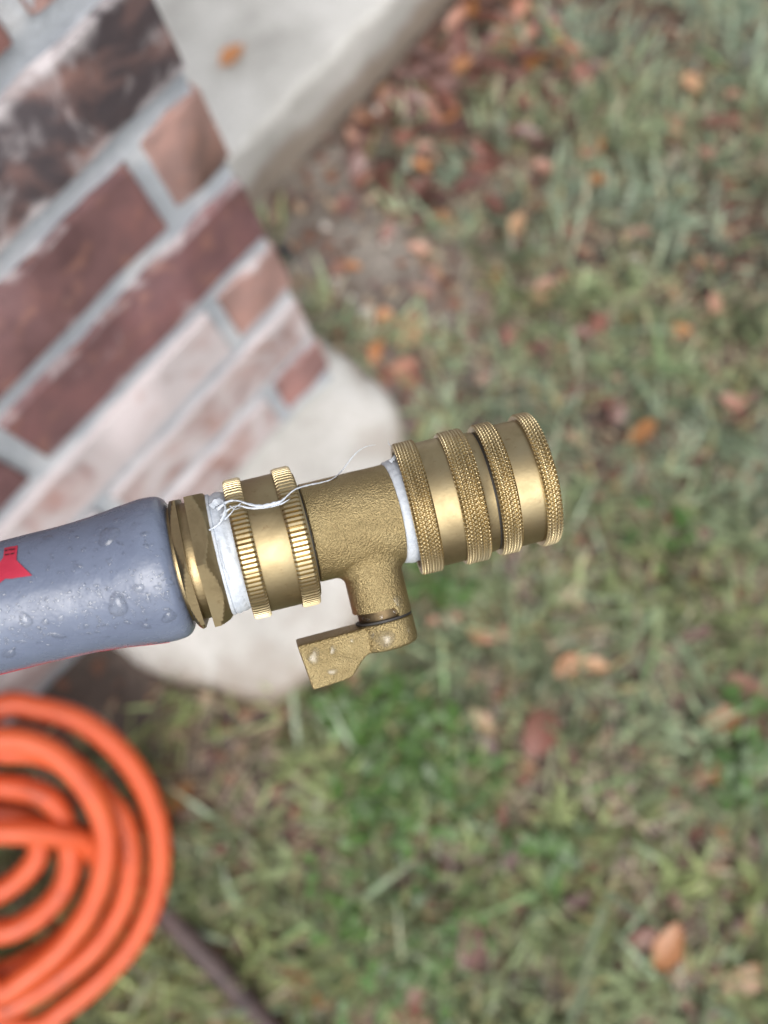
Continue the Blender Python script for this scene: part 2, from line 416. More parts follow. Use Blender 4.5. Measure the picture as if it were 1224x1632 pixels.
def brick_mesh(lx, ly, lz, seed):
    rg = random.Random(seed)
    nx, ny, nz = max(2, int(lx / .026)), max(2, int(ly / .04)), 3
    bm = bmesh.new(); vs = {}
    def gv(i, j, k):
        if (i, j, k) not in vs:
            p = []
            for q, nn, L in ((i, nx, lx), (j, ny, ly), (k, nz, lz)):
                if q == 0: c = 0
                elif q == nn: c = 1
                elif q == 1: c = .0045 / L if nn > 2 else .5
                elif q == nn - 1: c = 1 - .0045 / L
                else: c = q / nn
                p.append((c - .5) * L)
            e = (i in (0, nx)) + (j in (0, ny)) + (k in (0, nz))
            s = 1 - (.0 if e < 2 else 1)
            v = Vector(p)
            if e >= 2:
                for ax, L in ((0, lx), (1, ly), (2, lz)):
                    if abs(abs(v[ax]) - L / 2) < 1e-6: v[ax] -= math.copysign(.0018 + rg.random() * .0045, v[ax])
            else:
                v += Vector((rg.uniform(-1, 1), rg.uniform(-1, 1), rg.uniform(-1, 1))) * .0009
            vs[(i, j, k)] = bm.verts.new(v)
        return vs[(i, j, k)]
    for a, b, c, mx in ((nx, ny, nz, 'k'), (nx, nz, ny, 'j'), (ny, nz, nx, 'i')):
        for s in (0, c):
            for i in range(a):
                for j in range(b):
                    if mx == 'k': q = [(i, j, s), (i + 1, j, s), (i + 1, j + 1, s), (i, j + 1, s)]
                    elif mx == 'j': q = [(i, s, j), (i + 1, s, j), (i + 1, s, j + 1), (i, s, j + 1)]
                    else: q = [(s, i, j), (s, i + 1, j), (s, i + 1, j + 1), (s, i, j + 1)]
                    bm.faces.new([gv(*t) for t in q])
    bmesh.ops.recalc_face_normals(bm, faces=bm.faces)
    me = bpy.data.meshes.new('brick'); bm.to_mesh(me); bm.free()
    me.polygons.foreach_set('use_smooth', [True] * len(me.polygons)); me.set_sharp_from_angle(angle=math.radians(60))
    me.materials.append(M['brick'])
    return me
BH, BL, BT, JN = .0655, .246, .070, .0125
STR = [brick_mesh(BL, BT, BH, s) for s in range(4)]
HDR = {}
def hdr(L):
    k = round(L, 3)
    if k not in HDR: HDR[k] = brick_mesh(L, .12, BH, 20 + len(HDR))
    return HDR[k]
RED = [(.15, .072, .072), (.135, .065, .066), (.165, .085, .08), (.18, .10, .088), (.15, .08, .074)]
PINK = [(.30, .17, .15), (.27, .165, .145), (.24, .13, .12)]
def put_brick(me, x, y, z, c, wash, soot=0.0):
    o = link('brick', me, wall)
    o.location = (x - CORNER_X, y - WALL_Y, z)
    o.rotation_euler = (random.uniform(-.006, .006), random.uniform(-.004, .004), random.uniform(-.006, .006))
    o.color = (*c, wash); o['soot'] = soot
    return o
for row in range(ROWS):
    z = BRICK_Z0 + row * COURSE + COURSE / 2
    x = CORNER_X
    first = True; k = 0
    head = row % 2 == 0
    while x > WALL_X0 + .02:
        L = BL
        if first and head: L = .0505 if row == 4 else .064
        if x - L < WALL_X0: L = max(.03, x - WALL_X0)
        me = STR[random.randrange(4)] if abs(L - BL) < 1e-6 else hdr(L)
        low = max(0, 1 - row / 3.0)
        wash = [.50, .45, .44, .14, .13, .12][row] if row < 6 else random.uniform(.03, .13)
        c = random.choice(RED); soot = 0.0
        if head and first: c = random.choice(PINK); wash = min(wash, .22)
        if row == 2 and k > 0: wash = .45; c = PINK[0]
        if row == 1: c = PINK[1]; wash = .40
        if row == 0: c = PINK[1] if k else PINK[2]; wash = .40 if k else .16
        if row == 3: c = (.142, .070, .072); wash = .19
        if row == 4 and k == 1: c = (.145, .074, .074); wash = .13
        if row == 4 and k == 0: c = (.25, .155, .135); wash = .13
        if row == 5: c = (.20, .115, .10); wash = .27; soot = .455
        if not (first and head) and abs(L - BL) < 1e-6: yy = WALL_Y + BT / 2
        else: yy = WALL_Y + .06
        put_brick(me, x - L / 2, yy + random.uniform(-.001, .001), z, c, wash, soot)
        x -= L + JN; first = False; k += 1
    # the return face behind the corner
    y = WALL_Y + (.12 if head else BT) + JN
    while y < PIER_BACK - .03:
        L = min(BL, PIER_BACK - y)
        o = put_brick(STR[1] if L == BL else hdr(L), CORNER_X - (BT / 2 if L == BL else .06), y + L / 2, z, random.choice(RED), .3)
        o.rotation_euler = (0, 0, math.pi / 2)
        y += L + JN

# ------------------------------------------------------------------ frame of the brass assembly
TILT = math.radians(9.3)
DX, DY = .9724, -.2334
AX = np.array([math.cos(TILT) * DX, math.cos(TILT) * DY, math.sin(TILT)])
QV = np.array([-DY, DX, 0.0])
BV = np.cross(AX, QV)                     # away from the camera
Z0 = .196
P0 = np.array([(297 - CX) / F * Z0, (897 - CY) / F * Z0, Z0])
A_ = P0[0] * DX + P0[1] * DY
S_OFF = 0
def s2t(s):
    S = (s - S_OFF) / F + A_ / Z0
    return (S * Z0 - A_) / (math.cos(TILT) - S * math.sin(TILT))
def kpx(s): return (Z0 + s2t(s) * AX[2]) / F       # metres per photograph pixel at station s
AW, QW, BW, PW = ROT @ AX, ROT @ QV, ROT @ BV, c2w(P0)
def use_frame(s_ref, tilt):
    """continue the assembly from station s_ref with another lean away from the camera"""
    global TILT, AX, BV, Z0, P0, A_, AW, BW, PW, S_OFF
    c = P0 + AX * s2t(s_ref)
    TILT = math.radians(tilt); Z0 = c[2]; P0 = c; S_OFF = s_ref
    AX = np.array([math.cos(TILT) * DX, math.cos(TILT) * DY, math.sin(TILT)]); BV = np.cross(AX, QV)
    A_ = P0[0] * DX + P0[1] * DY
    AW, BW, PW = ROT @ AX, ROT @ BV, c2w(P0)
def loc(t, q, b): return PW + AW * t + QW * q + BW * b
def pts(L, base): return [loc(*v) - base for v in L]
def lathe(name, prof, base, seg=112, closed=False, sharp=28, fn=None):
    """prof: (s pixels, r pixels) along the axis"""
    V = []
    for s, r in prof:
        t, k = s2t(s), kpx(s)
        for j in range(seg):
            th = 2 * math.pi * j / seg
            rr = r * k
            if fn: rr += fn(s, th) * k
            V.append((t, -rr * math.sin(th), -rr * math.cos(th)))
    Fc = grid_faces(len(prof), seg)
    if not closed:
        Fc.append(tuple(range(seg))); Fc.append(tuple(reversed(range((len(prof) - 1) * seg, len(prof) * seg))))
    return mesh(name, pts(V, base), Fc, True, sharp)
def knurl(name, s0, s1, R, base, teeth, kind, depth, inner=70, per=6, jit=0):
    """ring with real teeth: 'straight' ridges or a 'diamond' cross-cut"""
    rg = random.Random(jit)
    na = 9 if kind == 'straight' else max(12, int((s1 - s0) * 1.15))
    seg = teeth * per
    V = []; rows = []
    ss = [s0] + list(np.linspace(s0 + .4, s1 - .4, na)) + [s1]
    rows.append((s0, inner, 0))
    for i, s in enumerate(ss):
        edge = min(s - s0, s1 - s)
        rows.append((s, R - (2.6 - edge) * .9 * (edge < 2.6), 1 if 0 < i < len(ss) - 1 else .3))
    rows.append((s1, inner, 0))
    tj = [rg.uniform(.82, 1.05) for _ in range(teeth + 1)]
    th = np.arange(seg) / seg
    for s, r, amp in rows:
        t, k = s2t(s), kpx(s)
        if kind == 'straight':
            ph = (th * teeth) % 1
            g = np.clip((np.abs(ph - .5) - .27) / .16, 0, 1)
            g = g * np.array([tj[int(q)] for q in (th * teeth)])
        else:
            sh = (s - s0) * math.tan(math.radians(40)) / (2 * math.pi * R) * teeth
            p1 = (th * teeth + sh) % 1; p2 = (th * teeth - sh * .95) % 1
            g = np.maximum(np.abs(p1 - .5), np.abs(p2 - .5)) * 2
            g = np.clip((g - .42) / .54, 0, 1)
        rr = (r - amp * depth * g) * k
        for j in range(seg):
            a = 2 * math.pi * th[j]
            V.append((t, -rr[j] * math.sin(a), -rr[j] * math.cos(a)))
    return mesh(name, pts(V, base), grid_faces(len(rows), seg), True, 26)
def axis_hit(x, y, R):
    """point where the ray through a photograph pixel meets the near side of the shape of revolution R(t)"""
    d = np.array([x - CX, y - CY, F]); d /= np.linalg.norm(d)
    t = 0.0; p = None
    for _ in range(5):
        rad = R(t) if callable(R) else R
        o = -P0
        dp = d - AX * (d @ AX); op = o - AX * (o @ AX)
        a, b, c = dp @ dp, 2 * dp @ op, op @ op - rad * rad
        disc = max(0.0, b * b - 4 * a * c)
        p = d * ((-b - math.sqrt(disc)) / (2 * a))
        t = (p - P0) @ AX
    nrm = (p - P0) - AX * t
    return c2w(p), unit(ROT @ nrm)

# ------------------------------------------------------------------ garden hose: coil, sleeve, ferrule
HOSE_R = .0106
def zc(x, y, z):
    # the coil leans back against the wall: its plane rises towards it
    r = ray(x / 2.448, 1060 + y / 2.448)
    k = (.062 + .80 * (0 - .19) + (z - .024) * 1.28 - H) / (r[2] - .80 * r[1])
    p = ORG + r * k
    p[2] = max(p[2], HOSE_R + float(ground_h(p[0], p[1])))
    return p
HOSE_R = .0106
coil_c = on_z(0, 1390, 0)
hose = empty('garden_hose', (coil_c[0], coil_c[1], 0))
tag(hose, 'orange garden hose coiled on the grass, its end covered by a wet grey rubber sleeve', 'hose')
HB = np.array(hose.location)
loops = [
    # (zoomed outline of the visible half, height)
    ([(0, 470), (120, 488), (200, 530), (245, 600), (275, 720), (268, 810), (228, 900), (130, 990), (0, 1040)], .036),
    ([(0, 165), (150, 170), (300, 212), (420, 292), (520, 402), (592, 540), (624, 690), (616, 840), (578, 970), (505, 1100), (400, 1215), (260, 1330), (100, 1410)], .026),
    ([(0, 330), (150, 340), (290, 400), (400, 510), (478, 605), (508, 720), (503, 850), (466, 960), (380, 1090), (255, 1200), (125, 1285), (0, 1340)], .034),
    ([(0, 290), (100, 298), (200, 338), (290, 415), (362, 510), (408, 620), (416, 720), (392, 850), (330, 985), (230, 1110), (105, 1212), (0, 1272)], .056),
]
def mirror_half(L):
    return [(-x - 40, y) for x, y in reversed(L)]
path = [zc(x, y, .012) for x, y in [(-420, 1000), (-200, 960), (-60, 915), (20, 872), (95, 815), (150, 740), (150, 650), (90, 590), (-20, 565), (-180, 580), (-340, 600), (-400, 510), (-280, 480), (-120, 468)]]
for i, (L, z) in enumerate(loops):
    z2 = loops[i + 1][1] if i + 1 < len(loops) else .05
    for x, y in L: path.append(zc(x, y, z))
    lf = mirror_half(L)
    nl = len(lf)
    nxt = loops[i + 1][0][0] if i + 1 < len(loops) else (0, 650)
    for k, (x, y) in enumerate(lf[:-1]):
        if k == 0: continue
        f = k / nl
        yy = y + (nxt[1] - L[0][1]) * max(0, f - .5) * 1.6
        if i + 1 == len(loops) and f > .62: break
        path.append(zc(x, yy, z * (1 - f) + z2 * f))
# last turn: straight across the coil, diving under the top loop, round and up to the hand-held end
for x, y, z in [(-300, 655, .058), (-150, 648, .056), (0, 648, .054), (130, 652, .052), (250, 664, .047), (340, 690, .040), (392, 760, .035),
                (396, 850, .034), (346, 950, .034), (250, 1060, .034), (120, 1150, .034), (0, 1200, .034), (-150, 1210, .034), (-350, 1120, .03), (-560, 930, .03)]:
    path.append(zc(x, y, z))
t_end = -.085
tail = [PW + AW * t for t in (t_end - .10, t_end - .05, t_end - .02, t_end + .01)]
lift = [tail[0] + (path[-1] - tail[0]) * f + np.array([-.14, .0, 0]) * math.sin(math.pi * f) for f in (.75, .5, .25)]
path = np.array(path + lift + tail)
link('tube', sweep('tube', catmull(path, 7) - HB, HOSE_R, 14), hose, M['hose'])
SLV = [(-560, 78), (-520, 90), (-440, 99), (-380, 102), (-290, 103), (-180, 104), (-130, 107), (-90, 112), (-60, 115.5), (-42, 116), (-30, 115), (-21, 113), (-14, 108), (-9.5, 101), (-8, 92), (-7.5, 84)]
_st = np.array([s2t(s) for s, r in SLV]); _sr = np.array([r * kpx(s) for s, r in SLV])
def sleeve_r(t): return float(np.interp(t, _st, _sr))
def slv_fn(s, th): return 1.6 * mnoise.noise(Vector((s * .012, math.cos(th) * .9, math.sin(th) * .9))) + .5 * mnoise.noise(Vector((s * .05, math.cos(th) * 2, math.sin(th) * 2)))
prof = catmull([(s, r, 0) for s, r in SLV], 4)[:, :2]
sleeve = link('sleeve', lathe('sleeve', prof, HB, 96, False, 50, slv_fn), hose, M['sleeve'])
# orange-red strip along the underside of the sleeve
def strip():
    V = []; n = 0
    for s in np.linspace(-470, -58, 60):
        t = s2t(s); r = sleeve_r(t) + .0005
        for dth in (-.06, -.03, 0, .03, .06):
            th = math.radians(-102.5 - 2 * math.sin(s * .02)) + dth
            rr = r + (.0003 if abs(dth) < .05 else -.0008)
            V.append((t, -rr * math.sin(th), -rr * math.cos(th)))
        n += 1
    return mesh('strip', pts(V, HB), grid_faces(n, 5, False), True)
link('red_strip', strip(), sleeve, M['emblem'])
def decal(name, poly, lift, base, mat, parent, Rf=sleeve_r):
    bm = bmesh.new()
    bm.faces.new([bm.verts.new((x, y, 0)) for x, y in poly])
    bmesh.ops.triangulate(bm, faces=bm.faces)
    for _ in range(3): bmesh.ops.subdivide_edges(bm, edges=bm.edges, cuts=1, use_grid_fill=True)
    for v in bm.verts:
        p, nr = axis_hit(v.co.x, v.co.y, Rf); v.co = Vector(p + nr * lift - base)
    me = bpy.data.meshes.new(name); bm.to_mesh(me); bm.free()
    return link(name, me, parent, mat)
em = [(8, 875), (29, 871), (27, 894), (52, 918), (31, 921), (20, 923), (16, 917), (9, 923), (-2, 932), (-30, 945), (-44, 932), (-18, 912), (-22, 905), (0, 898), (6, 890)]
emb = decal('emblem', em, .00035, HB, M['emblem'], sleeve)
for q in ([(9, 879), (13, 878), (13, 880), (9, 881)], [(15, 878), (25, 876.5), (25, 878), (15, 879.5)], [(9, 886), (16, 884.5), (16, 886), (9, 887.5)], [(18, 884.5), (24, 883), (24, 884.5), (18, 886)]):
    decal('print_mark', q, .0005, HB, M['ink'], emb if False else sleeve)
# droplets
def droplet(px, py, rx, ry, rot, base, Rf, seed, hgt=.42):
    rg = random.Random(seed)
    c, nr = axis_hit(px, py, Rf)
    k = np.linalg.norm(c - ORG) / F
    tx = unit(np.cross(nr, ROT @ np.array([0, 1, 0.0]))); ty = np.cross(nr, tx)
    ca, sa = math.cos(rot), math.sin(rot)
    seg, rings = 18, 6
    w = [1 + .16 * math.sin(2 * a + rg.random() * 6) + .1 * math.sin(3 * a + rg.random() * 6) for a in np.linspace(0, 2 * math.pi, seg, endpoint=False)]
    ph1, ph2 = rg.random() * 6, rg.random() * 6
    Rv = Rf(float((c - PW) @ AW)) if callable(Rf) else Rf
    V = [c + nr * (hgt * min(rx, ry) * k) - base]
    for i in range(1, rings + 1):
        f = i / rings
        for j in range(seg):
            a = 2 * math.pi * j / seg
            ww = 1 + .15 * math.sin(2 * a + ph1) + .09 * math.sin(3 * a + ph2)
            x, y = rx * k * f * ww * math.cos(a), ry * k * f * ww * math.sin(a)
            dx, dy = x * ca - y * sa, x * sa + y * ca
            hh = hgt * min(rx, ry) * k * (1 - f ** 2.6) - .00012 * (i == rings)
            p = c + tx * dx + ty * dy
            # follow the curve of the sleeve
            rel = p - PW; t = rel @ AW; rad = rel - AW * t
            if callable(Rf) or Rf > 0:
                rr = Rf(t) if callable(Rf) else Rf
                p = PW + AW * t + unit(rad) * (rr + hh)
            else:
                p = p + nr * hh
            V.append(p - base)
    Fc = [(0, 1 + j, 1 + (j + 1) % seg) for j in range(seg)]
    for i in range(rings - 1):
        o = 1 + i * seg
        Fc += [(o + j, o + seg + j, o + seg + (j + 1) % seg, o + (j + 1) % seg) for j in range(seg)]
    return V, Fc
drops = [(125, 760, 32, 36, .2), (222, 768, 22, 17, 0), (297, 748, 22, 17, .2), (285, 835, 46, 16, -.35), (575, 690, 52, 58, .3), (675, 603, 28, 25, 0),
         (770, 603, 18, 17, 0), (722, 655, 14, 30, .1), (825, 745, 40, 32, .2), (420, 787, 19, 16, 0), (440, 695, 22, 8, -.2), (413, 718, 18, 14, 0),
         (525, 785, 11, 9, 0), (620, 770, 20, 11, -.2), (715, 790, 26, 18, 0), (490, 770, 18, 7, -.2), (105, 865, 34, 7, 0), (45, 925, 38, 20, .5), (440, 827, 14, 8, 0),
         (525, 838, 20, 9, .1), (530, 350, 62, 46, .2), (585, 385, 26, 12, -.6), (705, 340, 22, 16, 0), (712, 395, 22, 12, -.6), (595, 268, 10, 7, 0), (655, 290, 14, 9, .3),
         (235, 360, 34, 17, -.2), (140, 430, 15, 7, -.8), (380, 495, 22, 8, -.3), (12, 630, 22, 12, 0), (208, 712, 12, 8, 0), (245, 708, 14, 8, 0), (820, 635, 12, 12, 0), (770, 445, 18, 5, -.1), (350, 716, 15, 6, 0), (660, 672, 7, 7, 0), (700, 710, 12, 10, 0)]
for i, (x, y, rx, ry, ro) in enumerate(drops):
    V, Fc = droplet(x / 3.06, 740 + y / 3.06, rx / 3.06, ry / 3.06, ro, HB, sleeve_r, i)
    link('water_droplet', mesh('water_droplet', V, Fc), sleeve, M['water'])
Vs, Fs = [], []
rg = random.Random(4)
for i in range(520):
    x = rg.uniform(-30, 300); lo = 872 - x * .24; y = rg.uniform(lo, lo + 170) if rg.random() < .35 else rg.uniform(lo + 95, lo + 175)
    r = rg.uniform(1.0, 3.0)
    V, Fc = droplet(x, y, r * rg.uniform(1, 1.8), r, rg.uniform(-.5, .5), HB, sleeve_r, 100 + i)
    o = len(Vs); Vs += V; Fs += [tuple(q + o for q in f) for f in Fc]
sp = link('fine_droplets', mesh('fine_droplets', Vs, Fs), sleeve, M['water']); sp['kind'] = 'stuff'
# brass hexagonal ferrule
def hexring(name, s0, s1, ap, cone0, cone1, base, rot):
    seg = 96; V = []
    st = list(np.linspace(s0, s1, 15)); rows = 0
    for s in [s0] + st + [s1]:
        t, k = s2t(s), kpx(s)
        for j in range(seg):
            th = 2 * math.pi * j / seg
            a = ((th - rot + math.pi / 6 * 0) % (math.pi / 3)) - math.pi / 6
            r = ap / math.cos(a)
            r = min(r, cone0 + (s - s0) * 1.5, cone1 + (s1 - s) * 1.1)
            if rows in (0, 16): r = 60
            V.append((t, -r * k * math.sin(th), -r * k * math.cos(th)))
        rows += 1
    return mesh(name, pts(V, base), grid_faces(rows, seg), True, 14)
ferr = link('ferrule', lathe('ferrule', [(-14, 60), (-12, 92), (14, 94), (24, 94), (54, 88), (62, 84), (64, 60)], HB), hose, M['brass_dark'])
HROT = math.radians(-3.75)
link('hex_flange', hexring('hex_flange', -3, 11, 101, 101, 113, HB, HROT), ferr, M['brass_dark'])
link('hex_nut', hexring('hex_nut', 25, 55, 102, 118, 97, HB, HROT), ferr, M['brass'])

# ------------------------------------------------------------------ thread tape on the hose end, with its loose strand
mid = lambda s: PW + AW * s2t(s)
tape = empty('thread_tape', tuple(mid(70))); TB = np.array(tape.location)
tag(tape, 'white thread tape wrapped between hex nut and knurled nut, a loose strand trailing off', 'thread tape')
def tape_fn(s, th):
    return 2.6 * mnoise.noise(Vector((s * .09 + th * .5, math.cos(th) * 1.3, math.sin(th) * 1.3))) + 1.0 * math.sin(s * .55 + th * 2.0) * (0.4 + .6 * mnoise.noise(Vector((th * 2, s * .03, 1))))
link('wrap', lathe('wrap', [(52, 84), (53, 92)] + [(s, 93 + 4.5 * math.sin((s - 53) / 34 * math.pi) + (3 if s < 60 else 0)) for s in np.linspace(54, 88, 22)] + [(89, 84)], TB, 120, False, 60, tape_fn), tape, M['ptfe'])
def strand(P, w, flat, twist, name='strand'):
    q = []
    for x, y, r in P:
        p, nr = axis_hit(x, y, r * kpx(150)); q.append(p)
    q = catmull(q, 6)
    ww = np.interp(np.linspace(0, 1, len(q)), np.linspace(0, 1, len(w)), np.array(w) * kpx(150))
    ww = ww * (1 + .18 * np.sin(np.arange(len(q)) * 1.7))
    return link(name, sweep(name, q - TB, ww, 8, flat, twist), tape, M['ptfe'])
strand([(346, 812, 104), (362, 800, 113), (378, 798, 118), (395, 803, 119), (415, 807, 119), (435, 804, 119), (448, 799, 119), (460, 788, 120), (472, 779, 118), (492, 773, 105), (512, 769, 90), (530, 763, 84), (545, 750, 86), (558, 733, 90), (570, 720, 92), (583, 712, 92), (598, 709, 92)],
       [3.0, 1.9, 2.0, 2.4, 3.0, 3.8, 2.2, 1.3, 1.3, 1.25, 1.3, 1.15, 1.05, 1.0, .85, .45], .6, .12)
strand([(352, 822, 103), (366, 811, 114), (380, 806, 118), (400, 810, 119), (425, 809, 119), (448, 803, 119), (462, 795, 119)], [2.2, 1.2, 1.2, 1.5, 1.8, 1.4, .3], .55, .2)
strand([(358, 828, 104), (368, 818, 114), (376, 808, 117), (384, 802, 118)], [1.6, 1.0, .9, .7], .6, .2)
strand([(366, 806, 116), (374, 812, 117), (383, 809, 118)], [.8, .6, .5], .6, .2)
strand([(336, 808, 100), (346, 800, 102), (356, 802, 108), (360, 815, 110), (352, 832, 104)], [5, 6.5, 6, 5, 2], .22, .05, 'frayed_edge')
strand([(333, 845, 100), (345, 838, 101), (356, 828, 103)], [1.2, 1.6, 1.0], .5, .1, 'fold')
strand([(347, 862, 100), (352, 890, 100), (366, 925, 99)], [.8, 1.3, .6], .5, .1, 'fold')

# ------------------------------------------------------------------ brass shut-off valve
valve = empty('shutoff_valve', tuple(mid(270))); VB = np.array(valve.location)
tag(valve, 'brass shut-off valve with knurled nut and a small wet lever handle', 'valve')
nut = link('coupling_nut', lathe('coupling_nut', [(86, 60), (88, 88), (112, 106), (114, 106.5), (164, 106.5), (166, 106), (193, 90), (195, 60)], VB, 128), valve, M['brass'])
link('knurled_ring', knurl('knurled_ring', 86, 114, 113.5, VB, 96, 'straight', 4.2, 88, 8, 1), nut, M['brass_knurl'])
link('knurled_ring', knurl('knurled_ring', 164, 193, 113, VB, 96, 'straight', 4.2, 84, 8, 2), nut, M['brass_knurl'])
link('gap_shade_ring', lathe('gap_shade_ring', [(192, 60), (192.5, 76), (203, 76), (203.5, 60)], VB, 96), valve, M['gap'])  # black band painted as the shade between nut and body
link('flange', lathe('flange', [(192, 60), (193, 101), (196.5, 99), (197, 60)], VB, 96), nut, M['brass'])
RB = 79.5
body = link('body', lathe('body', [(200, 60), (200.3, RB - 1.5), (202, RB)] + [(s, RB) for s in np.linspace(210, 334, 12)] + [(337, RB), (339, RB - 1.5), (340, 60)], VB, 128, False, 28,
                          lambda s, th: .7 * mnoise.noise(Vector((s * .03, math.cos(th) * 2, math.sin(th) * 2)))), valve, M['brass_cast'])
S0 = 285; TS, KS = s2t(S0), kpx(S0)
def sloc(x, y, b): return loc(TS + x * KS, y * KS, b * KS) - VB      # pixel units about the stem axis
def stem():
    seg = 96; rs, fil = 46.5, 13; V = []; rows = 0
    taus = np.linspace(0, 1, 9)
    for ti, tau in enumerate(taus):
        for j in range(seg):
            ph = 2 * math.pi * j / seg
            r = rs + fil * (1 - math.sin(tau * math.pi / 2))
            x, b = r * math.cos(ph), r * math.sin(ph)
            ys = math.sqrt(max(RB ** 2 - b * b, 0)) - (.6 if ti == 0 else 0)
            V.append(sloc(x, ys + fil * (1 - math.cos(tau * math.pi / 2)), b))
        rows += 1
    def yend(ph):
        x = rs * math.cos(ph)
        near = math.sin(ph) < .9
        return 142 + 15 * float(sstep(16, 21, x))
    for f in (.35, .7, .96, 1.0):
        for j in range(seg):
            ph = 2 * math.pi * j / seg
            r = rs - (1.2 if f == 1 else 0)
            x, b = r * math.cos(ph), r * math.sin(ph)
            y0 = math.sqrt(max(RB ** 2 - (rs * math.sin(ph)) ** 2, 0)) + fil
            y = y0 + (yend(ph) - y0) * f
            V.append(sloc(x, y, b))
        rows += 1
    for j in range(seg):
        ph = 2 * math.pi * j / seg
        V.append(sloc(30 * math.cos(ph), yend(ph), 30 * math.sin(ph)))
    rows += 1
    return mesh('stem', V, grid_faces(rows, seg), True, 40)
stem_o = link('stem', stem(), valve, M['brass_cast'])
def vcyl(name, prof, mat, parent, seg=72, sharp=30, cx=0):
    V = []
    for y, r in prof:
        for j in range(seg):
            ph = 2 * math.pi * j / seg
            V.append(sloc(cx + r * math.cos(ph), y, r * math.sin(ph)))
    Fc = grid_faces(len(prof), seg) + [tuple(range(seg)), tuple(reversed(range((len(prof) - 1) * seg, len(prof) * seg)))]
    return link(name, mesh(name, V, Fc, True, sharp), parent, mat)
vcyl('spindle', [(110, 39.5), (163, 39.5)], M['brass_shaded'], stem_o)  # darker brass stands for shade inside the slot
vcyl('gap_shade_ring', [(156.5, 38), (157, 45.6), (160.2, 45.6), (160.6, 38)], M['gap'], stem_o)  # black ring painting the dark gap between stem and handle
handle = vcyl('handle', [(160.5, 43), (161.5, 45.5), (164, 46.5), (196, 46.5), (202, 44.5), (205, 39), (206, 30)], M['brass_cast'], valve, 96, 50)
def paddle():
    poly = [(-143, 162), (-135, 233.5), (-74, 231), (-52, 212), (-40, 204.5), (-20, 203), (8, 201), (8, 162)]
    bm = bmesh.new()
    f0 = [bm.verts.new((x, y, -33)) for x, y in poly]; f1 = [bm.verts.new((x, y, 14)) for x, y in poly]
    bm.faces.new(f0); bm.faces.new(list(reversed(f1)))
    n = len(poly)
    for i in range(n): bm.faces.new((f0[(i + 1) % n], f0[i], f1[i], f1[(i + 1) % n]))
    bmesh.ops.recalc_face_normals(bm, faces=bm.faces)
    bmesh.ops.bevel(bm, geom=bm.edges[:], offset=3.6, segments=3, affect='EDGES', profile=.5, clamp_overlap=True)
    bmesh.ops.triangulate(bm, faces=[f for f in bm.faces if len(f.verts) > 4])
    for _ in range(2): bmesh.ops.subdivide_edges(bm, edges=[e for e in bm.edges if e.calc_length() > 9], cuts=1)
    for v in bm.verts:
        w = mnoise.noise(Vector((v.co.x * .045, v.co.y * .045, v.co.z * .045))) * 1.3
        v.co.z += w + .00; v.co.y += w * .4
        # the blade is a little hollowed between hub and grip
        v.co.z += 7 * math.exp(-((v.co.x + 42) / 16) ** 2) * (v.co.z < -15)
        v.co.y -= v.co.z * .13 + 3
        v.co = Vector(sloc(*v.co))
    me = bpy.data.meshes.new('lever'); bm.to_mesh(me); bm.free()
    me.polygons.foreach_set('use_smooth', [True] * len(me.polygons)); me.set_sharp_from_angle(angle=math.radians(45))
    return me
lever = link('lever', paddle(), handle, M['brass_cast'])
def flat_drop(x, y, b, rx, ry, seed, curve=0.0):
    """a drop on the lever face (pixel units about the stem), bulging to the viewer"""
    rgd = random.Random(seed); p1, p2 = rgd.random() * 6, rgd.random() * 6
    seg, rings = 20, 6; V = [sloc(x, y, b - .26 * min(rx, ry))]
    for i in range(1, rings + 1):
        f = i / rings
        for j in range(seg):
            a = 2 * math.pi * j / seg; ww = 1 + .14 * math.sin(2 * a + p1) + .1 * math.sin(3 * a + p2)
            dx = rx * f * ww * math.cos(a)
            hh = .26 * min(rx, ry) * (1 - f ** 2.6) - (2 if i == rings else 0)
            bb = b if not curve else -math.sqrt(max(curve ** 2 - (x + dx) ** 2, 4))
            V.append(sloc(x + dx, y + ry * f * ww * math.sin(a), bb - hh))
    if curve: V[0] = sloc(x, y, -math.sqrt(curve ** 2 - x * x) - .26 * min(rx, ry))
    Fc = [(0, 1 + j, 1 + (j + 1) % seg) for j in range(seg)]
    for i in range(rings - 1):
        o = 1 + i * seg
        Fc += [(o + j, o + seg + j, o + seg + (j + 1) % seg, o + (j + 1) % seg) for j in range(seg)]
    return mesh('water_droplet', V, [tuple(reversed(f)) for f in Fc])
for x, y, b, rx, ry, c, par in [(-122, 184, -33, 12, 14, 0, handle), (-92, 182, -33, 7, 8, 0, handle), (-12, 184, 0, 18, 17, 46.5, handle), (-30, 175, 0, 6, 6, 46.5, handle), (-60, 176, -32, 4, 4, 0, handle),
                                (24, 134, 0, 9, 11, 46.5, stem_o), (14, 148, 0, 4, 4, 46.5, stem_o), (-8, 151, 0, 5, 4, 40, stem_o), (-31, 151, 0, 5, 5, 40, stem_o), (30, 182, 0, 4, 5, 46.5, handle), (-100, 214, -33, 9, 7, 0, handle)]:
    link('water_droplet', flat_drop(x, y, b, rx, ry, int(x * 7 + y), c), par, M['water'])

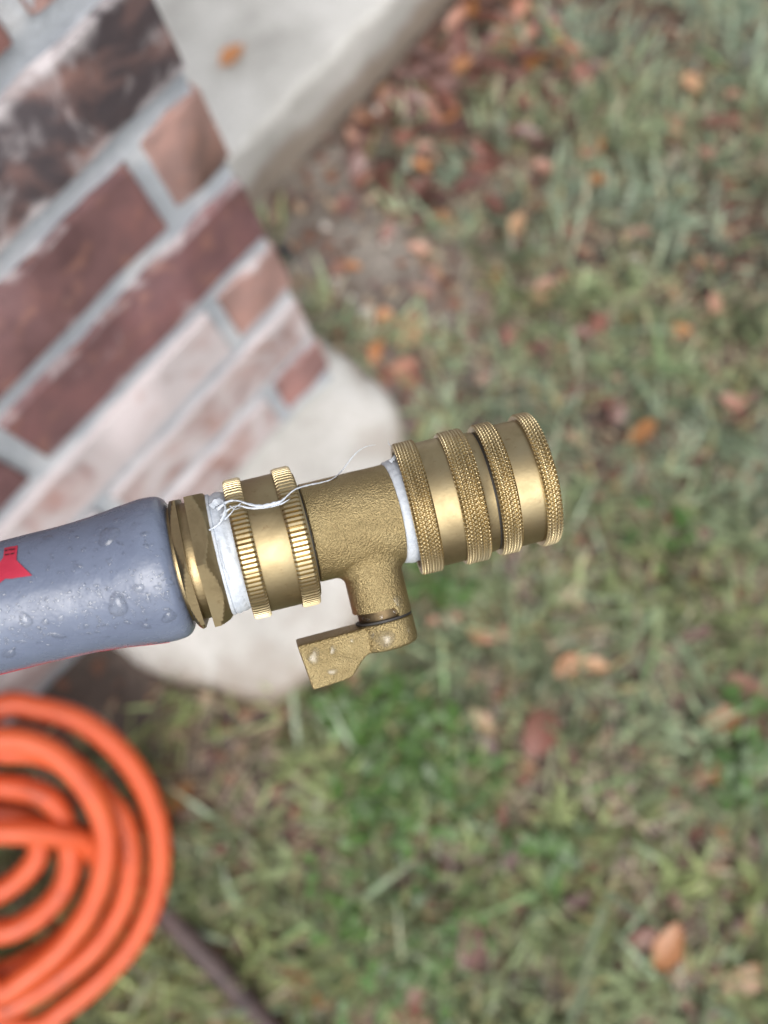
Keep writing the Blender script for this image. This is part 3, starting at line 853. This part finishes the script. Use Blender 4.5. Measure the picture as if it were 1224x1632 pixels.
# ------------------------------------------------------------------ second wrap of tape and the quick connector
tape2 = empty('thread_tape', tuple(mid(358))); T2 = np.array(tape2.location)
tag(tape2, 'smooth white thread tape band between the valve body and the quick connector', 'thread tape')
link('wrap', lathe('wrap', [(337.5, 60), (338, 80.5)] + [(s, 83.5 + 1.0 * math.sin((s - 346) * .3)) for s in np.linspace(340, 376, 18)] + [(375, 60)], T2, 120, False, 60,
                   lambda s, th: .8 * mnoise.noise(Vector((s * .05, math.cos(th) * 1.6, math.sin(th) * 1.6)))), tape2, M['ptfe'])
def strand2(P, w):
    q = catmull([axis_hit(x, y, r * kpx(358))[0] for x, y, r in P], 6)
    ww = np.interp(np.linspace(0, 1, len(q)), np.linspace(0, 1, len(w)), np.array(w) * kpx(358))
    link('frayed_edge', sweep('frayed_edge', q - T2, ww, 8, .4, .1), tape2, M['ptfe'])
strand2([(622, 736, 87), (630, 727, 91), (628, 716, 98), (620, 708, 108), (618, 701, 108)], [3.5, 3, 1.4, .8, .3])
use_frame(350, 2.0)
conn = empty('quick_connector', tuple(mid(470))); CB = np.array(conn.location)
tag(conn, 'brass quick connector with four cross-cut knurled rings on the end of the valve', 'hose connector')
link('socket', lathe('socket', [(386, 60), (384, 86), (370, 92), (361, 95), (360, 100), (390, 100.5), (391, 100.5), (433, 100.5), (470, 100), (474, 97.5), (486, 96), (487, 60)], CB, 128, True), conn, M['brass'])
link('knurled_ring', knurl('knurled_ring', 360.5, 395, 107, CB, 92, 'diamond', 4.4, 95, 7), conn, M['brass_knurl'])
link('knurled_ring', knurl('knurled_ring', 432, 470, 107.5, CB, 92, 'diamond', 4.4, 95, 7), conn, M['brass_knurl'])
link('gap_shade_ring', lathe('gap_shade_ring', [(478, 60), (479, 95.5), (496, 94.5), (497, 60)], CB, 96), conn, M['gap'])  # black band painting the shaded gap between socket and collar
collar = link('sliding_collar', lathe('sliding_collar', [(490, 70), (491, 99), (519, 99), (520, 99), (557, 99), (576, 97), (577, 70)], CB, 128, True), conn, M['brass'])
link('knurled_ring', knurl('knurled_ring', 489, 519, 106.5, CB, 92, 'diamond', 4.4, 92, 7), collar, M['brass_knurl'])
link('knurled_ring', knurl('knurled_ring', 556, 580, 107.5, CB, 92, 'diamond', 4.4, 82, 7), collar, M['brass_knurl'])
link('bore', lathe('bore', [(575, 83), (560, 78), (510, 74)], CB, 96, True), conn, M['brass_dark'])

# ------------------------------------------------------------------ things lying about
def gpt(x, y, dz=0.0):
    p = on_z(x, y, 0)
    for _ in range(3): p = on_z(x, y, float(ground_h(p[0], p[1])) + dz)
    return p
a, b = gpt(238, 1425, .024), gpt(520, 1740, .024)
pp = np.array([a + (b - a) * f + np.array([0, 0, .002 * math.sin(9 * f)]) for f in np.linspace(0, 1, 14)])
base = np.array([*a[:2], 0.0])
o = link('pipe', sweep('pipe', pp - base, .0105, 14, sharp=50), None, M['pipe'], tuple(base))
tag(o, 'dark brown pipe lying in the grass beside the orange hose coil', 'pipe')
c = gpt(462, 398, .0)
base = np.array([c[0], c[1], 0])
pp = np.array([c + np.array([-.03, .03, -.02]), c + np.array([-.012, .018, .004]), c + np.array([-.008, -.004, .006]), c + np.array([-.02, -.03, -.012])])
o = link('cable', sweep('cable', catmull(pp, 6) - base, .007, 12), None, M['black'], tuple(base))
tag(o, 'black cable loop poking out of the soil beside the brick wall corner', 'cable')

# pebbles
def pebble_mesh(seed):
    bm = bmesh.new(); bmesh.ops.create_icosphere(bm, subdivisions=2, radius=1)
    for v in bm.verts:
        f = 1 + .22 * mnoise.noise(v.co * 1.3 + Vector((seed * 3.1, 0, 0)))
        v.co = Vector((v.co.x * f * 1.15, v.co.y * f * .85, v.co.z * f * .6))
    me = bpy.data.meshes.new('pebble'); bm.to_mesh(me); bm.free()
    me.polygons.foreach_set('use_smooth', [True] * len(me.polygons)); me.materials.append(M['pebble']); return me
PB = [pebble_mesh(i) for i in range(4)]
for i, (x, y, r, where) in enumerate([(602, 175, 11, 0), (518, 362, 9, 1), (583, 497, 12, 1), (588, 538, 9, 1), (1012, 412, 11, 2), (612, 385, 8, 1), (535, 445, 7, 1), (470, 1560, 12, 3), (560, 475, 6, 1), (505, 1288, 9, 4)]):
    p = gpt(x, y, .004); o = link('pebble', PB[i % 4], None)
    rr = r * .8 / F
    o.location = p; o.scale = (rr, rr, rr); o.rotation_euler = (0, 0, i * 1.3)
    tag(o, ['pale pebble among the leaves under the slab edge', 'pale pebble on the bare soil by the brick corner', 'pale pebble in the grass far from the wall',
            'pale pebble in the grass past the dark pipe', 'pale pebble in the grass below the concrete pad'][where], 'pebble', 'pebbles on the bare soil' if where == 1 else None)

# fallen leaves
def leaf_mesh(seed):
    rg = random.Random(seed)
    n = 7; V = []; asp = rg.uniform(.42, .6); cup = rg.uniform(.1, .45); bend = rg.uniform(-.35, .35); tw = rg.uniform(-.5, .5)
    for i in range(n):
        f = i / (n - 1); w = asp * .5 * math.sin(math.pi * min(1, f * .96 + .03)) ** .75
        for s in (-1, -.5, 0, .5, 1):
            x = f - .5; y = s * w * (1 + .12 * rg.uniform(-1, 1) * (abs(s) == 1))
            z = cup * (s * w) ** 2 * 2.2 + bend * x * x + tw * x * y - .02 * (s == 0)
            V.append((x, y, z))
    st = len(V)
    V += [(-.5, -.012, bend * .25), (-.5, .012, bend * .25), (-.72, .006, bend * .5 + .03), (-.72, -.006, bend * .5 + .03)]
    return mesh('leaf', V, grid_faces(n, 5, False) + [(st, st + 1, st + 2, st + 3)])
LM = [leaf_mesh(i) for i in range(9)]
for me in LM: me.materials.append(M['leaf'])
TAN, ORA, RED_, MAU = (.40, .235, .13), (.34, .15, .055), (.165, .068, .048), (.17, .098, .085)
PNK = (.36, .185, .13)
DRK = (.12, .055, .042)
taken = []
def put_leaf(x, y, size, c, label, group, dz=.008, rot=None, lie=.35, z=None):
    p = gpt(x, y, dz) if z is None else on_z(x, y, z)
    o = link('fallen_leaf', LM[random.randrange(len(LM))], None)
    o.location = p; k = size * 1.02 / F
    o.scale = (k, k * random.uniform(.9, 1.2), k)
    o.rotation_euler = (random.uniform(-lie, lie), random.uniform(-lie, lie), random.uniform(0, 6.28) if rot is None else rot)
    j = random.uniform(.6, 1.25)
    o.color = (min(1, c[0] * j * random.uniform(.93, 1.07)), c[1] * j, c[2] * j, 1)
    hue = {TAN: 'tan', ORA: 'orange', RED_: 'dark red', MAU: 'mauve-brown', PNK: 'pinkish-brown', DRK: 'blackish-brown'}.get(c, 'brown')
    if label is None:
        d = SLAB_Y - p[1]
        near = [('beside the bright clover patch', 660, 1210, .10), ('on the bare soil by the brick corner', 540, 420, .10), ('next to the rounded end of the concrete pad', 660, 640, .08),
                ('below the brass connector and valve', 800, 960, .10), ('by the orange hose coil and dark pipe', 330, 1440, .16)]
        place = None
        if d < .14: place = 'heaped along the porch slab edge'
        else:
            for w, qx, qy, rr in near:
                g = on_z(qx, qy, 0)
                if np.hypot(g[0] - p[0], g[1] - p[1]) < rr: place = w; break
        if place is None: place = 'in the sparse grass in front of the leaf heap' if d < .34 else ('in open lawn well away from the wall and slab' if d > .58 else 'in the lawn between leaf heap and open grass')
        big = 'large ' if size > 48 else ('small ' if size < 33 else '')
        label = f'{big}{hue} fallen leaf lying {place}'; group = 'fallen leaves ' + place
    tag(o, label, 'leaf', group); taken.append((x, y))
put_leaf(370, 87, 48, ORA, 'single orange-brown leaf lying on the pale porch slab', None, z=SLAB_H + .004, rot=.0, lie=.1)
LA = ('tan or orange fallen leaf lying in the grass', 'tan and orange leaves scattered over the lawn')
LB = ('dark reddish-brown fallen leaf lying in the grass', 'dark reddish leaves scattered over the lawn')
LC = ('brown fallen leaf in the heap along the porch slab edge', 'leaves heaped along the slab edge')
LD = ('orange or pink-brown fallen leaf on bare soil by the concrete pad', 'leaves on the bare soil')
spec = [(795, 75, 46, ORA, LA), (1102, 130, 50, TAN, LA), (1085, 215, 40, TAN, LA), (940, 238, 52, PNK, LA), (822, 360, 50, TAN, LA), (952, 285, 38, ORA, LA),
        (856, 472, 44, TAN, LA), (1015, 372, 42, PNK, LA), (1140, 195, 46, RED_, LB), (1165, 190, 40, RED_, LB), (865, 265, 34, PNK, LA), (1130, 245, 40, PNK, LA),
        (1085, 525, 36, ORA, LA), (1140, 480, 40, PNK, LA), (985, 640, 48, RED_, LB), (1022, 690, 52, ORA, LA), (1080, 815, 55, RED_, LB), (985, 660, 40, MAU, LB),
        (690, 935, 48, RED_, LB), (708, 985, 50, PNK, LA), (618, 1075, 52, PNK, LA), (560, 1075, 40, TAN, LA), (760, 1000, 52, TAN, LA), (905, 1060, 40, ORA, LA), (945, 1060, 40, TAN, LA),
        (1185, 1092, 52, PNK, LB), (1150, 1145, 50, ORA, LA), (1205, 1160, 56, RED_, LA), (862, 1165, 70, RED_, LB), (1065, 1512, 64, (.30, .13, .05), LA), (745, 1500, 70, MAU, LB),
        (482, 1572, 64, ORA, LA), (282, 1272, 60, ORA, LA), (1190, 1560, 60, TAN, LA), (660, 1318, 50, RED_, LB), (1120, 1230, 40, RED_, LB), (790, 1010, 44, PNK, LA), (920, 1440, 44, MAU, LB),
        (640, 1600, 70, RED_, LB), (780, 1190, 40, MAU, LB), (1020, 1500, 50, RED_, LB), (880, 900, 40, RED_, LB), (770, 1150, 42, TAN, LA), (1110, 1010, 46, MAU, LB)]
for x, y, s, c, L in spec: put_leaf(x, y, s * .92, c, None, None, .017)
for x, y, s, c in [(652, 530, 60, TAN), (618, 516, 50, ORA), (655, 508, 46, RED_), (640, 590, 56, PNK), (655, 612, 48, PNK), (598, 560, 38, ORA), (628, 340, 42, PNK), (712, 345, 40, ORA), (690, 350, 50, RED_),
                   (608, 600, 40, RED_), (545, 325, 36, RED_), (675, 465, 44, PNK), (690, 440, 38, MAU), (668, 395, 34, PNK), (655, 640, 44, RED_)]:
    put_leaf(x, y, s, c, None, None, .007)
k = 0
while k < 150:
    x = random.uniform(560, 940); y = random.uniform(-10, 330)
    p = gpt(x, y)
    d = SLAB_Y - p[1]
    if not (.008 < d < .30) or p[0] < .33 or random.random() > math.exp(-d / .14): continue
    put_leaf(x, y, random.uniform(34, 60), random.choice([RED_, RED_, RED_, RED_, MAU, MAU, PNK, ORA, DRK, DRK, DRK]), None, None, random.uniform(.006, .022), None, .6); k += 1
k = 0
while k < 95:
    x = random.uniform(540, 1215); y = random.uniform(10, 1620)
    p = gpt(x, y)
    if not bool(open_ground(p[0], p[1])) or p[1] > .56: continue
    if 240 < x < 910 and 640 < y < 1100: continue
    dens = .95 if y < 700 else .3
    if random.random() > dens: continue
    c = random.choice([TAN, PNK, PNK, RED_, RED_, RED_, MAU, MAU, DRK, DRK, ORA])
    L = LA if c in (TAN, PNK, ORA) else LB
    put_leaf(x, y, random.uniform(20, 44) * (1 if y < 900 else .85), c, None, None, random.uniform(.005, .018), None, .5); k += 1

# ------------------------------------------------------------------ grass, weeds, fine litter
def wpt(x, y): return on_z(x, y, 0)[:2]
def blob(x, y, px, py, r):
    c = wpt(px, py); return np.exp(-((x - c[0]) ** 2 + (y - c[1]) ** 2) / r ** 2)
def scatter(n, wide):
    """positions on the lawn: most where the photograph looks, some all round"""
    n = int(n * 1.75); nv = int(n * .30)
    px = RNG.uniform(-160, 1390, nv); py = RNG.uniform(-120, 1790, nv)
    r = (np.stack([px - CX, py - CY, np.full(nv, F)], 1)) @ ROT.T
    P = ORG + r * (-H / r[:, 2])[:, None]
    Q = np.stack([RNG.uniform(-1.3, 1.9, n - nv), RNG.uniform(-1.2, .66, n - nv), np.zeros(n - nv)], 1)
    P = np.vstack([P, Q])
    return P[(P[:, 0] > -1.8) & (P[:, 0] < 2.8) & (P[:, 1] > -2)]
BROWN = [(960, 400, .035), (860, 620, .035), (1000, 650, .045), (1100, 440, .03), (1190, 430, .035), (980, 860, .04), (1085, 1510, .04), (1160, 1480, .04), (860, 1165, .035), (740, 600, .05), (780, 560, .04), (1050, 60, .05), (930, 140, .04), (1130, 780, .035), (430, 1260, .05), (340, 1200, .045), (740, 1500, .035), (1120, 1040, .03)]
def bare(x, y):
    b = np.maximum.reduce([blob(x, y, 520, 400, .10), blob(x, y, 600, 440, .085), blob(x, y, 480, 310, .07), .95 * blob(x, y, 620, 620, .07), .8 * blob(x, y, 690, 480, .06), .9 * blob(x, y, 190, 1110, .075), .5 * blob(x, y, 720, 700, .08),
                           1.1 * np.exp(-np.clip(SLAB_Y - y, 0, 9) / .12) * (x > .3), *[.62 * blob(x, y, qx, qy, qr) for qx, qy, qr in BROWN], .45 * blob(x, y, 1130, 1420, .05), .4 * blob(x, y, 900, 1330, .05), .4 * blob(x, y, 700, 1340, .05)])
    return np.clip(b * 1.45 - .08, 0, 1)
def lowf(x, y, s, o): return .5 + .5 * np.sin(s * x + o) * np.cos(s * .83 * y - o * 1.7) * .6 + .2 * np.sin(s * 2.3 * (x + y) + o * 3)
def blades(P, L, W, lean0, curl, col, segs=3, zoff=0.0, az=None):
    n = len(P)
    if az is None: az = RNG.uniform(0, 2 * np.pi, n)
    z0 = ground_h(P[:, 0], P[:, 1]) - .002 + zoff
    d = np.stack([np.cos(az), np.sin(az)], 1); side = np.stack([-d[:, 1], d[:, 0]], 1)
    pos = np.stack([P[:, 0], P[:, 1], z0], 1); V = []
    st = L / segs
    for i in range(segs + 1):
        f = i / segs
        w = W * (.75 + .5 * f if f < .4 else (1.0 - ((f - .4) / .6) ** 1.6 * .96)) * .5
        tw = .35 * f
        off = np.stack([side[:, 0] * w, side[:, 1] * w, w * tw], 1)
        V += [pos - off, pos + off]
        ang = lean0 + curl * f
        pos = pos + np.stack([d[:, 0] * np.sin(ang) * st, d[:, 1] * np.sin(ang) * st, np.cos(ang) * st], 1)
        pos[:, 2] = np.maximum(pos[:, 2], z0 + .003)
    k = 2 * (segs + 1)
    V = np.stack(V, 1).reshape(-1, 3)
    b = np.arange(n)[:, None] * k
    Q = np.concatenate([b + np.array([[2 * i, 2 * i + 1, 2 * i + 3, 2 * i + 2]]) for i in range(segs)], 0)
    return V, Q, np.repeat(col, k, 0)
def pick(n, cols, probs): return np.array(cols)[RNG.choice(len(cols), n, p=np.array(probs) / sum(probs))] * RNG.uniform(.7, 1.3, (n, 1))
# green blades, growing in tufts that share a tint and a direction
C = scatter(5700, 1); x, y = C[:, 0], C[:, 1]
keep = open_ground(x, y) & (RNG.random(len(C)) > bare(x, y) * 1.1) & (RNG.random(len(C)) < .16 + .95 * lowf(x, y, 15, 1.2))
C = C[keep]; nc = len(C)
cool = np.clip(.5 + .9 * (C[:, 0] - .35) + .35 * np.sin(21 * C[:, 0] + 9 * C[:, 1]), 0, 1)[:, None]
tint = (np.array((.225, .265, .115)) * (1 - cool) + np.array((.23, .285, .20)) * cool) * RNG.uniform(.4, 1.6, (nc, 1))
cnt = RNG.integers(6, 17, nc); idx = np.repeat(np.arange(nc), cnt); n = len(idx)
P = C[idx] + np.c_[RNG.normal(0, .0085, (n, 2)), np.zeros(n)]
ok = open_ground(P[:, 0], P[:, 1]); P = P[ok]; idx = idx[ok]; n = len(P)
taz = RNG.uniform(0, 2 * np.pi, nc)[idx] + RNG.normal(0, .75, n)
gcol = tint[idx] * RNG.uniform(.75, 1.25, (n, 1))
dead = RNG.random(n) < .14; gcol[dead] = pick(int(dead.sum()), [(.36, .31, .19), (.30, .27, .13)], [1, 1])
parts = [blades(P, RNG.uniform(.016, .062, n), RNG.uniform(.0026, .0062, n), RNG.uniform(.3, 1.2, n), RNG.uniform(.2, 1.1, n), gcol, az=taz)]
# dead straw lying flat
P = scatter(36000, 1); x, y = P[:, 0], P[:, 1]
keep = open_ground(x, y) & (RNG.random(len(P)) > 1.0 * bare(x, y)) & (RNG.random(len(P)) < .2 + lowf(x, y, 27, 2.2)); P = P[keep]; n = len(P)
scol = pick(n, [(.42, .35, .23), (.28, .20, .13), (.13, .085, .065), (.52, .46, .34), (.19, .10, .085)], [3, 3, 3, 2, 2])
parts.append(blades(P, RNG.uniform(.02, .06, n), RNG.uniform(.0016, .0036, n), RNG.uniform(1.25, 1.6, n), RNG.uniform(-.1, .2, n), scol, 3, RNG.uniform(0, .006, n)))
# long pale runners
P = scatter(380, 1); x, y = P[:, 0], P[:, 1]; P = P[open_ground(x, y) & (RNG.random(len(P)) > bare(x, y))]; n = len(P)
parts.append(blades(P, RNG.uniform(.06, .12, n), RNG.uniform(.003, .0065, n), RNG.uniform(.7, 1.2, n), RNG.uniform(.4, .8, n), pick(n, [(.25, .32, .20), (.30, .33, .2), (.20, .30, .13)], [2, 1, 1]), 5))
Vv, Qq, Cc, o_ = [], [], [], 0
for v, q, c in parts: Vv.append(v); Qq.append(q + o_); Cc.append(c); o_ += len(v)
g = link('lawn_grass', mesh_np('lawn_grass', np.vstack(Vv), np.vstack(Qq), np.vstack(Cc)), None, M['grass'])
g['kind'] = 'stuff'; tag(g, 'thin wet green grass mixed with dead straw on the lawn', 'grass')
# clover-like weeds in bright patches
def clover():
    V, Q, Cl = [], [], []
    for px, py, r, n in [(640, 1150, .045, 62), (700, 1250, .05, 60), (620, 1270, .045, 48), (560, 1130, .03, 26), (1190, 1215, .035, 40), (690, 1450, .06, 22), (900, 1350, .03, 20), (540, 1470, .05, 20), (690, 940, .03, 16), (1060, 850, .04, 10), (660, 1560, .05, 18)]:
        c = wpt(px, py)
        for _ in range(n):
            x, y = RNG.normal(c[0], r * .6), RNG.normal(c[1], r * .6)
            if not bool(open_ground(np.array(x), np.array(y))): continue
            z = float(ground_h(x, y)) + RNG.uniform(.012, .035); s = RNG.uniform(.005, .010)
            tint = np.array((.08, .165, .035)) * RNG.uniform(.55, 1.2)
            for q in range(3):
                a = q * 2.094 + RNG.uniform(0, 6); tl = RNG.uniform(-.3, .3); o = len(V)
                ca, sa = math.cos(a), math.sin(a)
                for fx, fy in ((0, 0), (.6, .52), (1.25, .55), (1.5, 0), (1.25, -.55), (.6, -.52)):
                    V.append((x + s * (fx * ca - fy * sa), y + s * (fx * sa + fy * ca), z + s * fx * tl + .1 * s * abs(fy))); Cl.append(tint)
                Q += [(o, o + 1, o + 2, o + 3), (o, o + 3, o + 4, o + 5)]
    return mesh_np('clover', np.array(V), np.array(Q), np.array(Cl), False)
g = link('clover', clover(), None, M['grass']); g['kind'] = 'stuff'; tag(g, 'bright green clover patches growing through the lawn', 'clover')
# fine crumbs of leaf and bark
P = scatter(11000, 1); x, y = P[:, 0], P[:, 1]
keep = open_ground(x, y) & (RNG.random(len(P)) < .5 - .35 * blob(x, y, 540, 400, .11) + .45 * bare(x, y) * (y > .5)); P = P[keep]; n = len(P)
az = RNG.uniform(0, 6.28, n); s = RNG.uniform(.003, .013, n); z = ground_h(P[:, 0], P[:, 1]) + RNG.uniform(.001, .012, n)
V = []
for fx, fy in ((-1, -.2), (0, -.5), (1, 0), (.1, .5)):
    V.append(np.stack([P[:, 0] + s * (fx * np.cos(az) - fy * np.sin(az)), P[:, 1] + s * (fx * np.sin(az) + fy * np.cos(az)), z + RNG.uniform(-.3, .3, n) * s], 1))
V = np.stack(V, 1).reshape(-1, 3); Q = np.arange(n * 4).reshape(-1, 4)
cl = pick(n, [(.20, .085, .05), (.28, .15, .08), (.12, .07, .05), (.33, .24, .16), (.16, .09, .08)], [3, 2, 3, 2, 2])
g = link('leaf_litter', mesh_np('leaf_litter', V, Q, np.repeat(cl, 4, 0), False), None, M['litter']); g['kind'] = 'stuff'
tag(g, 'fine brown crumbs of dead leaves strewn over soil and lawn', 'leaf litter')
